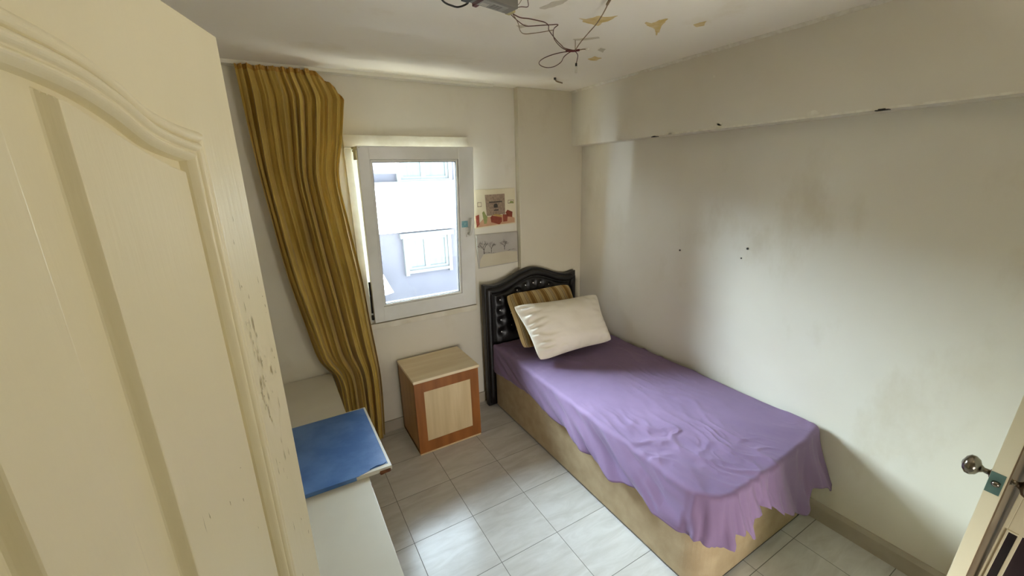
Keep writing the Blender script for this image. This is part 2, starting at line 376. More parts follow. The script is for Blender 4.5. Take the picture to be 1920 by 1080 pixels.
# wall lining boards: wide head board, sill, jambs, outer fixed frame
boxes('head_board', [(-1.815, -1.0, -.03, .0, 1.992, 2.07), (WX0, WX1, 0, .20, 2.045, 2.07)], 'reveal', win, .003)
boxes('sill', [(-1.80, -.995, -.035, .0, .815, .855), (WX0, WX1, 0, .20, .845, .862)], 'reveal', win, .004)
boxes('jamb', [(-1.815, -1.772, -.012, 0, .855, 1.992), (WX0, WX0+.012, 0, .2, .86, 2.045)], 'reveal', win, .002)
boxes('jamb', [(-1.003, -.978, -.012, 0, .835, 2.03), (WX1-.012, WX1, 0, .2, .86, 2.045)], 'reveal', win, .002)
boxes('window_frame', [(-1.778, -1.735, .0, .07, .862, 2.045), (-1.055, -1.012, .0, .07, .862, 2.045), (-1.735, -1.055, .0, .07, .862, .905), (-1.735, -1.055, .0, .07, 2.0, 2.045)], 'pvc', win, .004)
# sash, built closed then tilted about its lower edge
TILT = math.radians(4.3); PV = Vector((0, -.012, .875))
RT = Matrix.Translation(PV) @ Matrix.Rotation(TILT, 4, 'X') @ Matrix.Translation(-PV)
SX0, SX1, SZ0, SZ1 = -1.760, -1.007, .868, 2.004
GX0, GX1, GZ0, GZ1 = -1.692, -1.118, .975, 1.925
def tilt(o):
    o.data.transform(RT); o.data.update(); return o
sash = tilt(boxes('sash', [(SX0, GX0, -.047, -.001, SZ0, SZ1), (GX1, SX1, -.047, -.001, SZ0, SZ1), (GX0-.01, GX1+.01, -.0462, -.0018, SZ0, GZ0), (GX0-.01, GX1+.01, -.0462, -.0018, GZ1, SZ1)], 'pvc', win, .005))
tilt(boxes('glazing_bead', [(GX0, GX0+.014, -.038, .006, GZ0, GZ1), (GX1-.014, GX1, -.038, .006, GZ0, GZ1), (GX0, GX1, -.038, .006, GZ0, GZ0+.014), (GX0, GX1, -.038, .006, GZ1-.014, GZ1)], 'pvc', sash, .004))
tilt(boxes('gasket', [(GX0+.013, GX0+.017, -.03, .0, GZ0+.013, GZ1-.013), (GX1-.017, GX1-.013, -.03, .0, GZ0+.013, GZ1-.013), (GX0+.013, GX1-.013, -.03, .0, GZ0+.013, GZ0+.017), (GX0+.013, GX1-.013, -.03, .0, GZ1-.017, GZ1-.013)], 'dark', sash))
tilt(box('pane', GX0+.012, GX1-.012, -.018, -.014, GZ0+.012, GZ1-.012, 'glass', sash))
hx = -1.062
tilt(boxes('handle', [(hx-.013, hx+.013, -.056, -.045, 1.395, 1.465)], 'pvc', sash, .004))
bm = bmesh.new(); add_tube(bm, [(hx, -.05, 1.42), (hx, -.085, 1.42)], .009, 10); add_tube(bm, catmull([(hx, -.082, 1.413), (hx+.006, -.092, 1.44), (hx+.012, -.094, 1.50), (hx+.014, -.09, 1.535)], 6), .009, 10)
h2 = bm_obj('handle_lever', bm, 'pvc', sash, True); tilt(h2)
tilt(box('sticker', hx-.045, hx+.002, -.0475, -.045, 1.465, 1.51, 'teal', sash, .001))
# stay hinge at the top left corner, link rod
bm = bmesh.new(); add_tube(bm, [(-1.765, -.02, 1.975), (-1.765, -.115, 1.985)], .006, 8); add_tube(bm, [(-1.775, -.125, 1.99), (-1.775, -.125, 1.92)], .009, 10); add_tube(bm, [(-1.79, -.12, 1.985), (-1.745, -.125, 1.99)], .007, 8)
bm_obj('stay_hinge', bm, M['ivory'], win, True)
bm = bmesh.new(); add_tube(bm, [(-1.766, -.03, 1.15), (-1.766, -.012, .93)], .006, 8); add_tube(bm, [(-1.766, -.02, .915), (-1.766, -.02, .885)], .009, 8)
bm_obj('hinge_rod', bm, 'dark', win, True)

# ================================================================== the building across the street
FY = 7.2
nb = thing('apartment_building', 'pale building across the street seen through the window', 'building', (.5, FY, -6))
boxes('wall', [(-14, 14, FY, FY+.4, -6, 3.15)], 'facade', nb)
boxes('spandrel', [(-14, 14, FY-.05, FY, .55, 1.74), (-14, 14, FY-.12, FY+.4, 3.1, 3.22)], 'facadew', nb)  # lower band's sunlit look is put into its white colour
boxes('ledge', [(-14, 14, FY-.12, FY, 1.66, 1.74)], 'ftrim', nb)
boxes('awning', [(-14, 14, FY-.9, FY, -1.55, -1.30)], 'facadew', nb)
prism('awning', [(-.9, -.95), (-.02, -.78), (-.30, -.12), (-.55, -.10)], 'y', FY-.5, FY, 'facadew', nb)
for (x0, x1, z0, z1) in ((.52, 1.58, -.42, .40), (.52, 1.72, 1.78, 3.1), (-3.2, -1.9, -.42, .40), (-3.2, -1.9, 1.78, 3.1), (3.1, 4.3, -.42, .40), (3.1, 4.3, 1.78, 3.1)):
    t = .09; xm = x0+(x1-x0)*.47
    w = boxes('window', [(x0-t, x0, FY-.1, FY, z0-.12, z1+.02), (x1, x1+t, FY-.1, FY, z0-.12, z1+.02), (x0-t-.06, x1+t+.06, FY-.14, FY, z1, z1+.11), (x0, x1, FY-.095, FY-.002, z0-.07, z0+.002),
                         (x0, x0+.07, FY-.05, FY, z0, z1), (x1-.07, x1, FY-.05, FY, z0, z1), (xm-.06, xm+.06, FY-.05, FY, z0, z1), (x0+.01, x1-.01, FY-.046, FY-.001, z0+.001, z0+.07), (x0+.01, x1-.01, FY-.046, FY-.001, z1-.07, z1-.001)], 'ftrim', nb)
    box('pane', x0, x1, FY-.02, FY-.005, z0, z1, 'fglass', w)
struct(box('ground', -16, 16, .4, FY+3, -6.1, -6, 'street'), 'street far below the window', 'street')

# ================================================================== door_1: cream panelled leaf opened into the room
DA = Vector((-2.288, -2.029, 0)); DD = Vector((-.325, -.9457, 0)).normalized(); DNn = Vector((.9457, -.325, 0)).normalized()
ARCH = [(.104, 1.866), (.15, 1.870), (.202, 1.881), (.242, 1.900), (.282, 1.914), (.33, 1.922), (.395, 1.926)]
FT = [(.15, 1.825), (.18, 1.832), (.217, 1.844), (.267, 1.864), (.302, 1.877), (.355, 1.884), (.395, 1.886)]
def ss(a, b, x):
    t = max(0, min(1, (x-a)/(b-a))); return t*t*(3-2*t)
def relief(s, z):
    s = min(s, .79-s)
    # two stacked panels share the profile
    if z > .86: top = cat1(ARCH, s); ft = cat1(FT, s); bot = .96
    else: top = .80; ft = .757; bot = .20
    d = min(s-.104, (top-z)*.93, z-bot)
    if d <= 0: return 0
    if d < .034:
        h = 0
        for (a, b, k) in ((0, .012, .0058), (.012, .023, .0076), (.023, .034, .0055)):
            if a <= d < b: h = k*math.sin(PI*(d-a)/(b-a))**.6
        return h+.001-.006*ss(.026, .034, d)
    fb = bot+.052
    e = 0
    for (a, b) in ((.147, .311), (.352, .438)):
        e = max(e, min((s-a), (b-s), (ft-z), (z-fb)))
    return -.0110+.0125*ss(0, .0070, e)
from functools import lru_cache
_c = {}
def cat1(T, s):
    k = (id(T), round(s, 5))
    if k in _c: return _c[k]
    xs = [t[0] for t in T]
    if s <= xs[0]: v = T[0][1]
    elif s >= xs[-1]: v = T[-1][1]
    else:
        i = max(j for j in range(len(xs)-1) if xs[j] <= s)
        def sl(j):
            a = max(j-1, 0); b = min(j+1, len(T)-1); return (T[b][1]-T[a][1])/(T[b][0]-T[a][0])
        hh = xs[i+1]-xs[i]; t = (s-xs[i])/hh; m0 = sl(i)*hh; m1 = sl(i+1)*hh
        v = (2*t**3-3*t*t+1)*T[i][1]+(t**3-2*t*t+t)*m0+(-2*t**3+3*t*t)*T[i+1][1]+(t**3-t*t)*m1
    _c[k] = v; return v
d1 = struct(bpy.data.objects.new('door_1', None), 'cream panelled door with arched mouldings, standing open at the left', 'door'); COL.objects.link(d1); d1.location = DA+DD*.79
S = sorted(set([round(.79*i/30, 4) for i in range(31)] + [round(.100+.0011*i, 4) for i in range(54)] + [round(.16+.0022*i, 4) for i in range(214)] + [round(.69-.0011*i, 4) for i in range(54)] +
               [round(x+.0012*i, 4) for x in (.300, .350, .430, .478) for i in range(12)]))
Z = sorted(set([round(.01+.05*i, 4) for i in range(40)] + [round(1.78+.0014*i, 4) for i in range(110)] + [round(x+.004*i, 4) for x in (.955, .76, .20) for i in range(15)] + [2.0]))
ns, nz_ = len(S), len(Z); V = []
for zr in Z:
    for s in S:
        wz = ss(1.68, 1.79, zr)*(1-ss(1.955, 2.0, zr)); z = zr+wz*(cat1(ARCH, min(s, .79-s))-1.895)
        fz = .0008*noise.noise(Vector((s*14, z*2, 3))) 
        V.append(DA+DD*s+DNn*(relief(s, z)+fz)+Vector((0, 0, z)))
Fc = [tuple(reversed(f)) for f in grid_faces(ns, nz_)]
n0 = len(V)
for z in (Z[0], Z[-1]):
    for s in (0, .79): V.append(DA+DD*s-DNn*.04+Vector((0, 0, z)))
b00, b01, b10, b11 = n0, n0+1, n0+2, n0+3
Fc.append((b00, b01, b11, b10))
Fc.append(tuple([b01]+[i for i in range(ns-1, -1, -1)]+[b00]))
Fc.append(tuple([b10]+[(nz_-1)*ns+i for i in range(ns)]+[b11]))
Fc.append(tuple([b00]+[j*ns for j in range(nz_)]+[b10]))
Fc.append(tuple([b11]+[j*ns+ns-1 for j in range(nz_-1, -1, -1)]+[b01]))
leaf = mesh_obj('door_leaf', V, Fc, 'cream', d1, False)
# scuffs along the closing stile
sc_b = bmesh.new(); random.seed(11)
for k in range(110):
    s = random.choice([random.uniform(.012, .09), random.uniform(.06, .085), random.uniform(.14, .30)]); z = random.choice([random.uniform(1.05, 1.76), random.uniform(1.45, 1.62)])
    if s > .13 and random.random() < .8: continue
    if s > .13: z = min(z, 1.45)
    L = random.choice([random.uniform(.001, .006), random.uniform(.003, .014)]); w = random.uniform(.0004, .0012)*(0.7 if s > .13 else 1)
    hgt = relief(s, z)+.0012
    q = [DA+DD*(s+a*w+random.uniform(-.0005, .0005))+DNn*hgt+Vector((0, 0, z+b*L)) for a, b in ((-1, -.4), (0, -1), (1, -.3), (.6, .5), (0, 1), (-.8, .4))]
    sc_b.faces.new([sc_b.verts.new(p) for p in q])
M['scuff'] = mat('scuffed_paint', '#b0a784', .8, '#9c936f', 60)
bm_obj('scuff', sc_b, 'scuff', leaf)
boxes('hinge', [(-2.572, -2.552, -2.80, -2.765, z, z+.09) for z in (.25, 1.1, 1.75)], 'steel', d1, .002)
# door jambs of the doorway
struct(boxes('trim_2', [(-2.615, -2.575, YF-.13, YF+.012, 0, 2.09), (-.06, -.02, YF-.13, YF+.012, 0, 2.09), (-2.615, -.02, YF-.13, YF+.012, 2.05, 2.09)], 'cream', None, .003), 'cream door frame of the doorway', 'door frame')

# ================================================================== door_2: leaf at the right edge of the picture, seen edge-on
d2 = struct(bpy.data.objects.new('door_2', None), 'cream edge of a door leaf with lock plate and metal handles at the lower right', 'door'); COL.objects.link(d2)
DX = -.78; DY0, DY1 = -2.654, -2.624           # at the height of the lock
parts2 = []
def p2(o): parts2.append(o); return o
lf = p2(boxes('door_leaf', [(DX, DX+.74, DY0, DY1, .01, 2.02)], 'cream', d2, .0015))
p2(boxes('back_panel', [(DX+.003, DX+.738, DY0-.003, DY0, .012, 2.018)], 'brownp', d2, .0008))  # thin brown skin over the whole back face of the leaf
lp = p2(box('lock_plate', DX-.002, DX, DY0+.0035, DY1-.0005, .988, 1.048, 'steel', d2, .0006))
bm = bmesh.new(); add_tube(bm, [(DX-.0015, (DY0+DY1)/2, 1.020), (DX-.008, (DY0+DY1)/2, 1.018), (DX-.011, (DY0+DY1)/2, 1.017)], .0075, 14, [.0085, .0075, .004]); p2(bm_obj('latch_bolt', bm, 'chrome', lp, True))
def knob(sy, y0, zc, xc):
    bm = bmesh.new()
    prof = [(0, .013), (.002, .013), (.004, .0075), (.014, .0065), (.020, .011), (.025, .021), (.034, .0265), (.043, .0260), (.050, .018), (.054, .005)]
    add_tube(bm, [(xc, y0+sy*p, zc) for p, _ in prof], .01, 24, [r for _, r in prof])
    o = p2(bm_obj('door_handle', bm, 'chrome', d2, True))
    b = bmesh.new(); add_tube(b, [(xc, y0+sy*.049, zc), (xc, y0+sy*.054, zc)], .006, 12); p2(bm_obj('key_button', b, 'chrome', o, True))
knob(1, DY1, 1.026, DX+.028); knob(-1, DY0, 1.026, DX+.028)
# the old leaf hangs a little out of plumb
LEAN = Matrix.Translation(Vector((DX, (DY0+DY1)/2, 1.02))) @ Matrix.Rotation(math.radians(2.6), 4, 'X') @ Matrix.Translation(-Vector((DX, (DY0+DY1)/2, 1.02)))
for o in parts2: o.data.transform(LEAN)
d2.location = (DX, DY0, 0)
for o in parts2:
    if o.parent is d2: o.matrix_parent_inverse = Matrix.Translation(-Vector(d2.location))

# second glazed leaf folded back close to the first, seen almost edge-on
d3 = struct(bpy.data.objects.new('door_3', None), 'cream glazed door leaf with dark brown panes at the lower right corner', 'door'); COL.objects.link(d3); d3.location = (-.6, -2.66, 0)
gp = [boxes('door_leaf', [(-.6, -.565, -2.667, -2.657, .01, 2.0), (-.6, -.565, -2.79, -2.667, .80, 2.0), (-.6, -.565, -2.695, -2.687, .12, .80), (-.6, -.565, -2.79, -2.667, .01, .12)], 'cream', d3, .0015),
      box('dark_pane', -.592, -.588, -2.688, -2.666, .11, .81, 'bglass', d3), box('dark_pane', -.592, -.588, -2.789, -2.694, .11, .81, 'bglass', d3),
      boxes('bead', [(-.603, -.598, -2.6705, -2.6655, .12, .80), (-.603, -.598, -2.688, -2.6655, .797, .803)], 'cream', d3, .001)]
for o in gp: o.data.transform(Matrix.Translation(Vector((-.6, -2.66, .8))) @ Matrix.Rotation(math.radians(3.6), 4, 'X') @ Matrix.Translation(-Vector((-.6, -2.66, .8))))

# ================================================================== bed
BX0, BX1, BY0, BY1, BZ = -.945, -.035, -.125, -2.03, .54
bed = thing('bed', 'single bed with beige upholstered base and dark arched headboard in the corner', 'bed', (-.5, -1.05, 0))
def rrect(x0, x1, y0, y1, r, n=8, corners=(1, 1, 1, 1)):
    P = []
    for (cx, cy, a0, rr) in ((x1, y1, 0, corners[0]*r), (x0, y1, 90, corners[1]*r), (x0, y0, 180, corners[2]*r), (x1, y0, 270, corners[3]*r)):
        ox = cx-rr if cx == x1 else cx+rr; oy = cy-rr if cy == y1 else cy+rr
        if rr == 0: P.append((cx, cy)); continue
        for k in range(n+1):
            a = math.radians(a0+90*k/n); P.append((ox+rr*math.cos(a), oy+rr*math.sin(a)))
    return P
prism('base', rrect(-.905, -.045, -1.985, -.118, .11, 10, (.2, .2, 1, .5)), 'z', .018, .505, 'fabric', bed, .012)
boxes('plinth', [(-.885, -.05, -1.98, -.14, 0, .02)], 'black', bed)  # black block stands in for the shadow gap under the base
# headboard
def hb_top(x):
    t = abs(x+.53)/.435
    if t > .80: return 1.003+.012*ss(.8, 1, t)
    return 1.003+.094*(.5+.5*math.cos(PI*t/.80))
xs = [-.965+.87*i/60 for i in range(61)]
hb = prism('headboard', [(-.965, .0)]+[(x, hb_top(x)) for x in xs]+[(-.095, 0)], 'y', -.110, -.058, 'leather', bed, .010)
# padded border roll
path = [(-.930, -.112, .03)]+[(-.930, -.112, .03+.9*i/12) for i in range(1, 13)]+[(-.965+.035+.80*i/40, -.112, hb_top(-.965+.035+.80*i/40)-.040) for i in range(0, 41)]+[(-.130, -.112, .93-.9*i/12) for i in range(1, 13)]
bm = bmesh.new(); add_tube(bm, path, .026, 12); bm_obj('border_roll', bm, 'leather', bed, True)
# tufted centre panel with studs
studs = [(-.836, .885), (-.839, .801), (-.833, .721), (-.832, .623)]
studs += [(-1.06-x, z) for x, z in studs] + [(-.681, .938), (-.603, .965), (-.53, .974), (-.459, .968), (-.379, .938)]
inner = [(x, z) for x in (-.74, -.635, -.53, -.425, -.32) for z in (.86, .76, .66)] + [(x, z) for x in (-.6875, -.5825, -.4775, -.3725) for z in (.81, .71, .61)]
allst = studs+inner
nu, nv = 90, 70; V = []
for j in range(nv):
    for i in range(nu):
        x = -.885+.71*i/(nu-1); zt = hb_top(x)-.075; z = .50+(zt-.50)*j/(nv-1)
        e = min(i, nu-1-i, j, nv-1-j)/6
        dmin = min((x-a)**2+(z-b)**2 for a, b in allst)
        puff = .020*min(1, e)**.5*(1-math.exp(-dmin/.0009)*.85)
        V.append((x, -.108-puff, z))
mesh_obj('tufted_panel', V, grid_faces(nu, nv), 'leather', bed, True)
for (x, z) in allst:
    b = bmesh.new(); bmesh.ops.create_uvsphere(b, u_segments=8, v_segments=6, radius=.0055 if (x, z) in studs else .0045)
    for v in b.verts: v.co = Vector((v.co.x+x, v.co.y*.6-.117, v.co.z+z))
    bm_obj('stud', b, 'stud', bed, True)

# ---- lilac sheet
def outline(n_per=1):
    P = []
    def seg(a, b, n):
        for k in range(n): P.append((a[0]+(b[0]-a[0])*k/n, a[1]+(b[1]-a[1])*k/n))
    L = [(-.922, -.135), (-.928, -.5), (-.936, -.9), (-.946, -1.25), (-.952, -1.6), (-.950, -1.82)]
    for a, b in zip(L, L[1:]): seg(a, b, 28)
    c = (-.950+.13, -1.90); 
    for k in range(24):
        a = math.radians(180+90*k/24); P.append((c[0]+.13*math.cos(a), c[1]+.135*math.sin(a)))
    L2 = [(-.82, -2.035), (-.5, -2.035), (-.2, -2.015), (-.06, -1.995)]
    for a, b in zip(L2, L2[1:]): seg(a, b, 44)
    c = (-.06, -1.96)
    for k in range(8):
        a = math.radians(270+90*k/8); P.append((c[0]+.035*math.cos(a), c[1]+.035*math.sin(a)))
    seg((-.025, -1.96), (-.025, -.135), 90)
    seg((-.025, -.135), (-.922, -.135), 40)
    return P
OUT = outline(); NO = len(OUT)
cum = [0]
for a, b in zip(OUT, OUT[1:]): cum.append(cum[-1]+math.dist(a, b))
# hem height around the bed, by outline position
S_left_end = cum[28*5]; S_corner_end = cum[28*5+24]; S_foot_end = cum[28*5+24+132]; S_rc_end = cum[28*5+24+132+8]
def hem_z(s):
    if s <= S_left_end:
        y = -.135-s
        return sm_tab([(-1.85, .335), (-1.68, .340), (-1.50, .316), (-1.38, .318), (-1.24, .325), (-1.08, .338), (-.92, .343), (-.73, .37), (-.5, .352), (-.34, .338), (-.126, .307)], y)
    if s <= S_corner_end:
        t = (s-S_left_end)/(S_corner_end-S_left_end); return sm_tab([(0, .335), (.35, .345), (.6, .330), (.8, .345), (1, .372)], t)
    if s <= S_foot_end:
        x = -.82+(s-S_corner_end)
        return sm_tab([(-.82, .372), (-.79, .385), (-.755, .335), (-.728, .345), (-.715, .405), (-.64, .415), (-.60, .40), (-.52, .34), (-.45, .30), (-.30, .215), (-.262, .235), (-.20, .30), (-.14, .29), (-.06, .235)], x)
    if s <= S_rc_end: return .245
    if s <= S_rc_end+.12: return .245+.245*ss(.03, .12, s-S_rc_end)
    return .49
def flare(s):
    if S_foot_end < s: return .09
    if s <= S_left_end: return .008+.034*ss(S_left_end-.9, S_left_end, s)
    if s <= S_corner_end: return .046
    if s <= S_foot_end:
        x = -.82+(s-S_corner_end); return lerp_tab([(-.82, .046), (-.74, .055), (-.70, .035), (-.6, .040), (-.45, .062), (-.25, .08), (-.15, .07), (-.06, .09)], x)
    return .02
def wamp(s):      # gather amplitude
    if s <= S_left_end: return .0080+.0150*ss(.0, 1, (s-.6)/.8)
    if s <= S_corner_end: return .020
    if s <= S_foot_end:
        x = -.82+(s-S_corner_end); return lerp_tab([(-.82, .020), (-.6, .022), (-.45, .022), (-.2, .022), (-.06, .012)], x)
    return .0
def gath(s, t):
    left = 2.4*noise.noise(Vector((s*7-t*3.2, t*.8, 2)))+1.1*noise.noise(Vector((s*17-t*6, t*1.1, 6)))
    if s > S_foot_end+.2: return 0
    x = -.82+(s-S_corner_end); k = ss(-.62, -.45, x)
    q = s+.010*t*math.sin(s*20)
    fine = 2.2*noise.noise(Vector((q*26, t*.9, 2)))+1.0*noise.noise(Vector((q*60, t*1.2, 6)))
    big = 2.6*noise.noise(Vector((q*9-t*.9, t*.7, 8)))+.5*noise.noise(Vector((q*25, t, 3)))
    kl = ss(S_left_end-.12, S_left_end+.08, s)
    return left*(1-kl)+(fine*(1-k)+big*k)*kl
    return 0
NT = 34; NR = 60; R_E = .022
V = []; ncol = NO
cxs, cys = -.48, None
def normal_at(i):
    a = OUT[(i-2) % NO]; b = OUT[(i+2) % NO]; d = Vector((b[0]-a[0], b[1]-a[1])).normalized(); return Vector((-d.y, d.x)) if False else Vector((d.y, -d.x))
NRM = [normal_at(i) for i in range(NO)]
ctr = Vector((-.48, -1.05))
for i in range(NO):
    if NRM[i].dot(Vector(OUT[i])-ctr) < 0: NRM[i] = -NRM[i]
# top rings, spine to edge
def top_z(x, y):
    p = Vector((x, y, 0))
    z = BZ
    z += .0035*noise.noise(Vector((x*3, y*2.2, 1)))
    # soft creases running from the middle to the foot-left corner
    z += .0022*noise.noise(Vector((x*4+y*7, y*9-x*12, 4)))
    z += .0016*abs(noise.noise(Vector((x*9, y*5, 9))))
    for sc_, am in ((5.0, .0060), (10, .0045), (19, .0024)):
        w_ = noise.noise(Vector((x*sc_*.8+y*sc_*.45+1.5*noise.noise(Vector((x*3, y*3, 5))), y*sc_*.5-x*sc_*.6, sc_)))
        z += am*(1-min(1, abs(w_)*3.2))**2*ss(-.55, .1, noise.noise(Vector((x*2.2, y*1.6, 12))))
    e = ss(-1.35, -1.8, y)
    z += .004*e*noise.noise(Vector((x*10+y*6, y*3, 2)))
    return z
rows = []
for k in range(NR+1):
    f = k/NR; f = 1-(1-f)**1.15
    row = []
    for i in range(NO):
        o = Vector(OUT[i])-NRM[i]*R_E
        sp = Vector((-.48, round(max(-1.62, min(-.50, o.y))/.02)*.02))
        q = sp.lerp(o, f); row.append(len(V)); V.append((q.x, q.y, top_z(q.x, q.y)))
    rows.append(row)
for k in range(1, NT+1):
    t = k/NT; row = []
    for i in range(NO):
        s = cum[i]; hz = hem_z(s); o = Vector(OUT[i])-NRM[i]*R_E; n = NRM[i]
        zt = top_z(o.x, o.y)
        drop = zt-hz; La = R_E*PI/2; L = La+(drop-R_E); l = L*t
        if l < La: a = l/R_E; out_, z = R_E*math.sin(a), zt-R_E*(1-math.cos(a)); g = 0
        else: out_, z = R_E, zt-R_E-(l-La); g = (l-La)/(L-La+1e-6)
        lim = 1 if s <= S_rc_end else 0
        w = wamp(s)*gath(s, t)*(.25+.75*g)*min(1, (l/La))
        out_ += (flare(s)*g**1.3+w+.004*noise.noise(Vector((s*8, t*3, 5)))*g)*lim
        if s > S_rc_end: out_ = min(out_, .034)
        # tuck-in at elastic hem
        if s <= S_corner_end: out_ -= .006*ss(.9, 1, t)
        x = o.x+n.x*out_; y = o.y+n.y*out_
        if x > -.004: x = -.004
        if s > S_foot_end+.03 or s < .02: y = min(y, -.118)
        row.append(len(V)); V.append((x, y, z))
    rows.append(row)
Fc = []
for a, b in zip(rows, rows[1:]):
    for i in range(NO):
        j = (i+1) % NO; Fc.append((a[i], a[j], b[j], b[i]))
sheet = mesh_obj('bed_sheet', V, Fc, 'sheet', None, True)
# weld the spine
bm = bmesh.new(); bm.from_mesh(sheet.data); bmesh.ops.remove_doubles(bm, verts=bm.verts, dist=.0004); bmesh.ops.recalc_face_normals(bm, faces=bm.faces); bm.to_mesh(sheet.data); bm.free()
for f in sheet.data.polygons: f.use_smooth = True
so = sheet.modifiers.new('thickness', 'SOLIDIFY'); so.thickness = .002; so.offset = 1
tag(sheet, 'crumpled lilac fitted sheet hanging over the bed edges', 'sheet')

# ================================================================== pillows
def pillow(name, TL, TR, BR, BL, T, m, wr=.004, pinch=.05, seed=0, uv=True, n=64):
    TL, TR, BR, BL = map(Vector, (TL, TR, BR, BL))
    nrm = (TR-TL).cross(BL-TL).normalized()
    if nrm.y > 0: nrm = -nrm
    V = []; UV = []
    def P(u, v, side):
        a, b = (u+1)/2, (v+1)/2
        uu = u*(1-pinch*(1-v*v)*abs(u)**2); vv = v*(1-pinch*(1-u*u)*abs(v)**2)
        uu *= 1-.055*abs(v)**7; vv *= 1-.085*abs(u)**7
        a2, b2 = (uu+1)/2, (vv+1)/2
        p = TL.lerp(TR, a2).lerp(BL.lerp(BR, a2), b2)
        e = max(0, (1-abs(u)**2.6)*(1-abs(v)**2.6))
        h = T*e**.66
        w = noise.noise(Vector((u*3+seed, v*3, side)))*.5
        # puckers radiating from the sewn edges
        pu = math.sin(v*26+seed+3*noise.noise(Vector((u*2, v*2, seed))))*ss(.45, .95, abs(u))*(1-abs(u)**8)+.8*noise.noise(Vector((u*4, v*11, seed+9)))*ss(.1, .9, -u)
        pv = math.sin(u*22+seed*2+3*noise.noise(Vector((u*2, v*2, seed+4))))*ss(.6, .95, abs(v))*(1-abs(v)**8)
        if u > 0: pu *= .35
        return p+nrm*side*(h+(w*wr*1.5+pu*wr+pv*wr*.6)*min(1, e*4))
    for side in (1, -1):
        for j in range(n):
            for i in range(n):
                u = -math.cos(PI*i/(n-1)); v = -math.cos(PI*j/(n-1))
                V.append(P(u, v, side)); UV.append(((u+1)/2, (v+1)/2))
    F = grid_faces(n, n); F2 = [tuple(reversed([q+n*n for q in f])) for f in F]
    o = mesh_obj(name, V, F+F2, m, None, True, UV)
    bm = bmesh.new(); bm.from_mesh(o.data); bmesh.ops.remove_doubles(bm, verts=bm.verts, dist=.0008); bmesh.ops.recalc_face_normals(bm, faces=bm.faces); bm.to_mesh(o.data); bm.free()
    for f in o.data.polygons: f.use_smooth = True
    return o
tag(pillow('striped_cushion', (-.855, -.225, .958), (-.245, -.215, .948), (-.24, -.42, .585), (-.83, -.43, .580), .055, 'stripe', .002, .03, 2), 'brown and tan striped cushion behind the white pillow', 'cushion')
tag(pillow('white_pillow', (-.915, -.42, .938), (-.160, -.46, .908), (-.205, -.70, .598), (-.845, -.665, .580), .098, 'pillow', .014, .085, 1), 'plain off-white pillow leaning on the striped cushion', 'pillow')

# ================================================================== nightstand
nsd = thing('nightstand', 'small brown nightstand with pale top under the window', 'nightstand', (-1.41, -.21, 0))
NX0, NX1, NY0, NY1 = -1.640, -1.185, -.405, -.03
box('top', NX0-.004, NX1+.006, NY0-.010, NY1, .535, .553, 'wood_t', nsd, .0015)
boxes('body', [(NX0, NX0+.018, NY0+.018, NY1, .012, .535), (NX1-.018, NX1, NY0+.018, NY1, .012, .535), (NX0, NX1, NY1-.012, NY1, .012, .535), (NX0, NX1, NY0+.018, NY1, .012, .03)], 'wood_side', nsd)
dr = boxes('door', [(NX0, NX0+.062, NY0-.001, NY0+.018, .012, .533), (NX1-.062, NX1, NY0-.001, NY0+.018, .012, .533), (NX0+.062, NX1-.062, NY0-.001, NY0+.018, .46, .533), (NX0+.062, NX1-.062, NY0-.001, NY0+.018, .012, .092)], 'wood_o', nsd, .001)
box('door_panel', NX0+.062, NX1-.062, NY0+.002, NY0+.014, .092, .46, 'wood_p', dr, .001)
box('plinth', NX0+.002, NX1-.002, NY0+.001, NY1, 0, .012, 'wood_p', nsd)

# ================================================================== low white cabinet and blue board
cb = thing('low_cabinet', 'low white cabinet along the left wall behind the door', 'cabinet', (-2.33, -.95, 0))
CX1, CY0, CY1, CZ = -2.072, -1.90, -.016, .572
box('cabinet_top', XL+.005, CX1, CY0, CY1, CZ-.018, CZ, 'white', cb, .001)
box('body', XL+.01, CX1-.002, CY0+.01, CY1, 0, CZ-.018, 'white', cb, .001)
box('edge_band', CX1-.0005, CX1+.0012, CY0+.002, CY1-.3, CZ-.018, CZ-.001, 'white', cb)
blob('chipped_edge', -1.24, CZ-.006, .035, .005, 0, 'x', CX1-.003, CX1+.0018, 'chip', cb, seed=4)
bb = thing('blue_board', 'loose white board covered in blue film lying on the low cabinet', 'board', (-2.14, -.88, CZ))
prism('board', [(-2.46, -1.158), (-1.972, -1.172), (-1.975, -.612), (-2.45, -.610)], 'z', CZ+.0005, CZ+.019, 'white', bb, .001)
prism('blue_film', [(-2.455, -1.1585), (-2.11, -1.1685), (-2.05, -1.153), (-2.0, -1.148), (-1.983, -1.150), (-1.985, -.620), (-2.445, -.618)], 'z', CZ+.018, CZ+.0200, 'blue', bb)
prism('blue_film_edge', [(-2.455, -1.1600), (-2.12, -1.1690), (-2.12, -1.1675), (-2.455, -1.1580)], 'z', CZ+.002, CZ+.0200, 'blue', bb)
blob('broken_corner', -2.005, -1.168, .022, .012, 0, 'z', CZ-.006, CZ+.008, 'chip', bb, seed=8)
# crease in the film by the broken corner
bm = bmesh.new(); add_tube(bm, catmull([(-2.06, -1.150, CZ+.0205), (-2.03, -1.143, CZ+.022), (-2.005, -1.146, CZ+.021), (-1.988, -1.138, CZ+.0205)], 5), .0022, 6); bm_obj('film_wrinkle', bm, 'blue', bb, True)

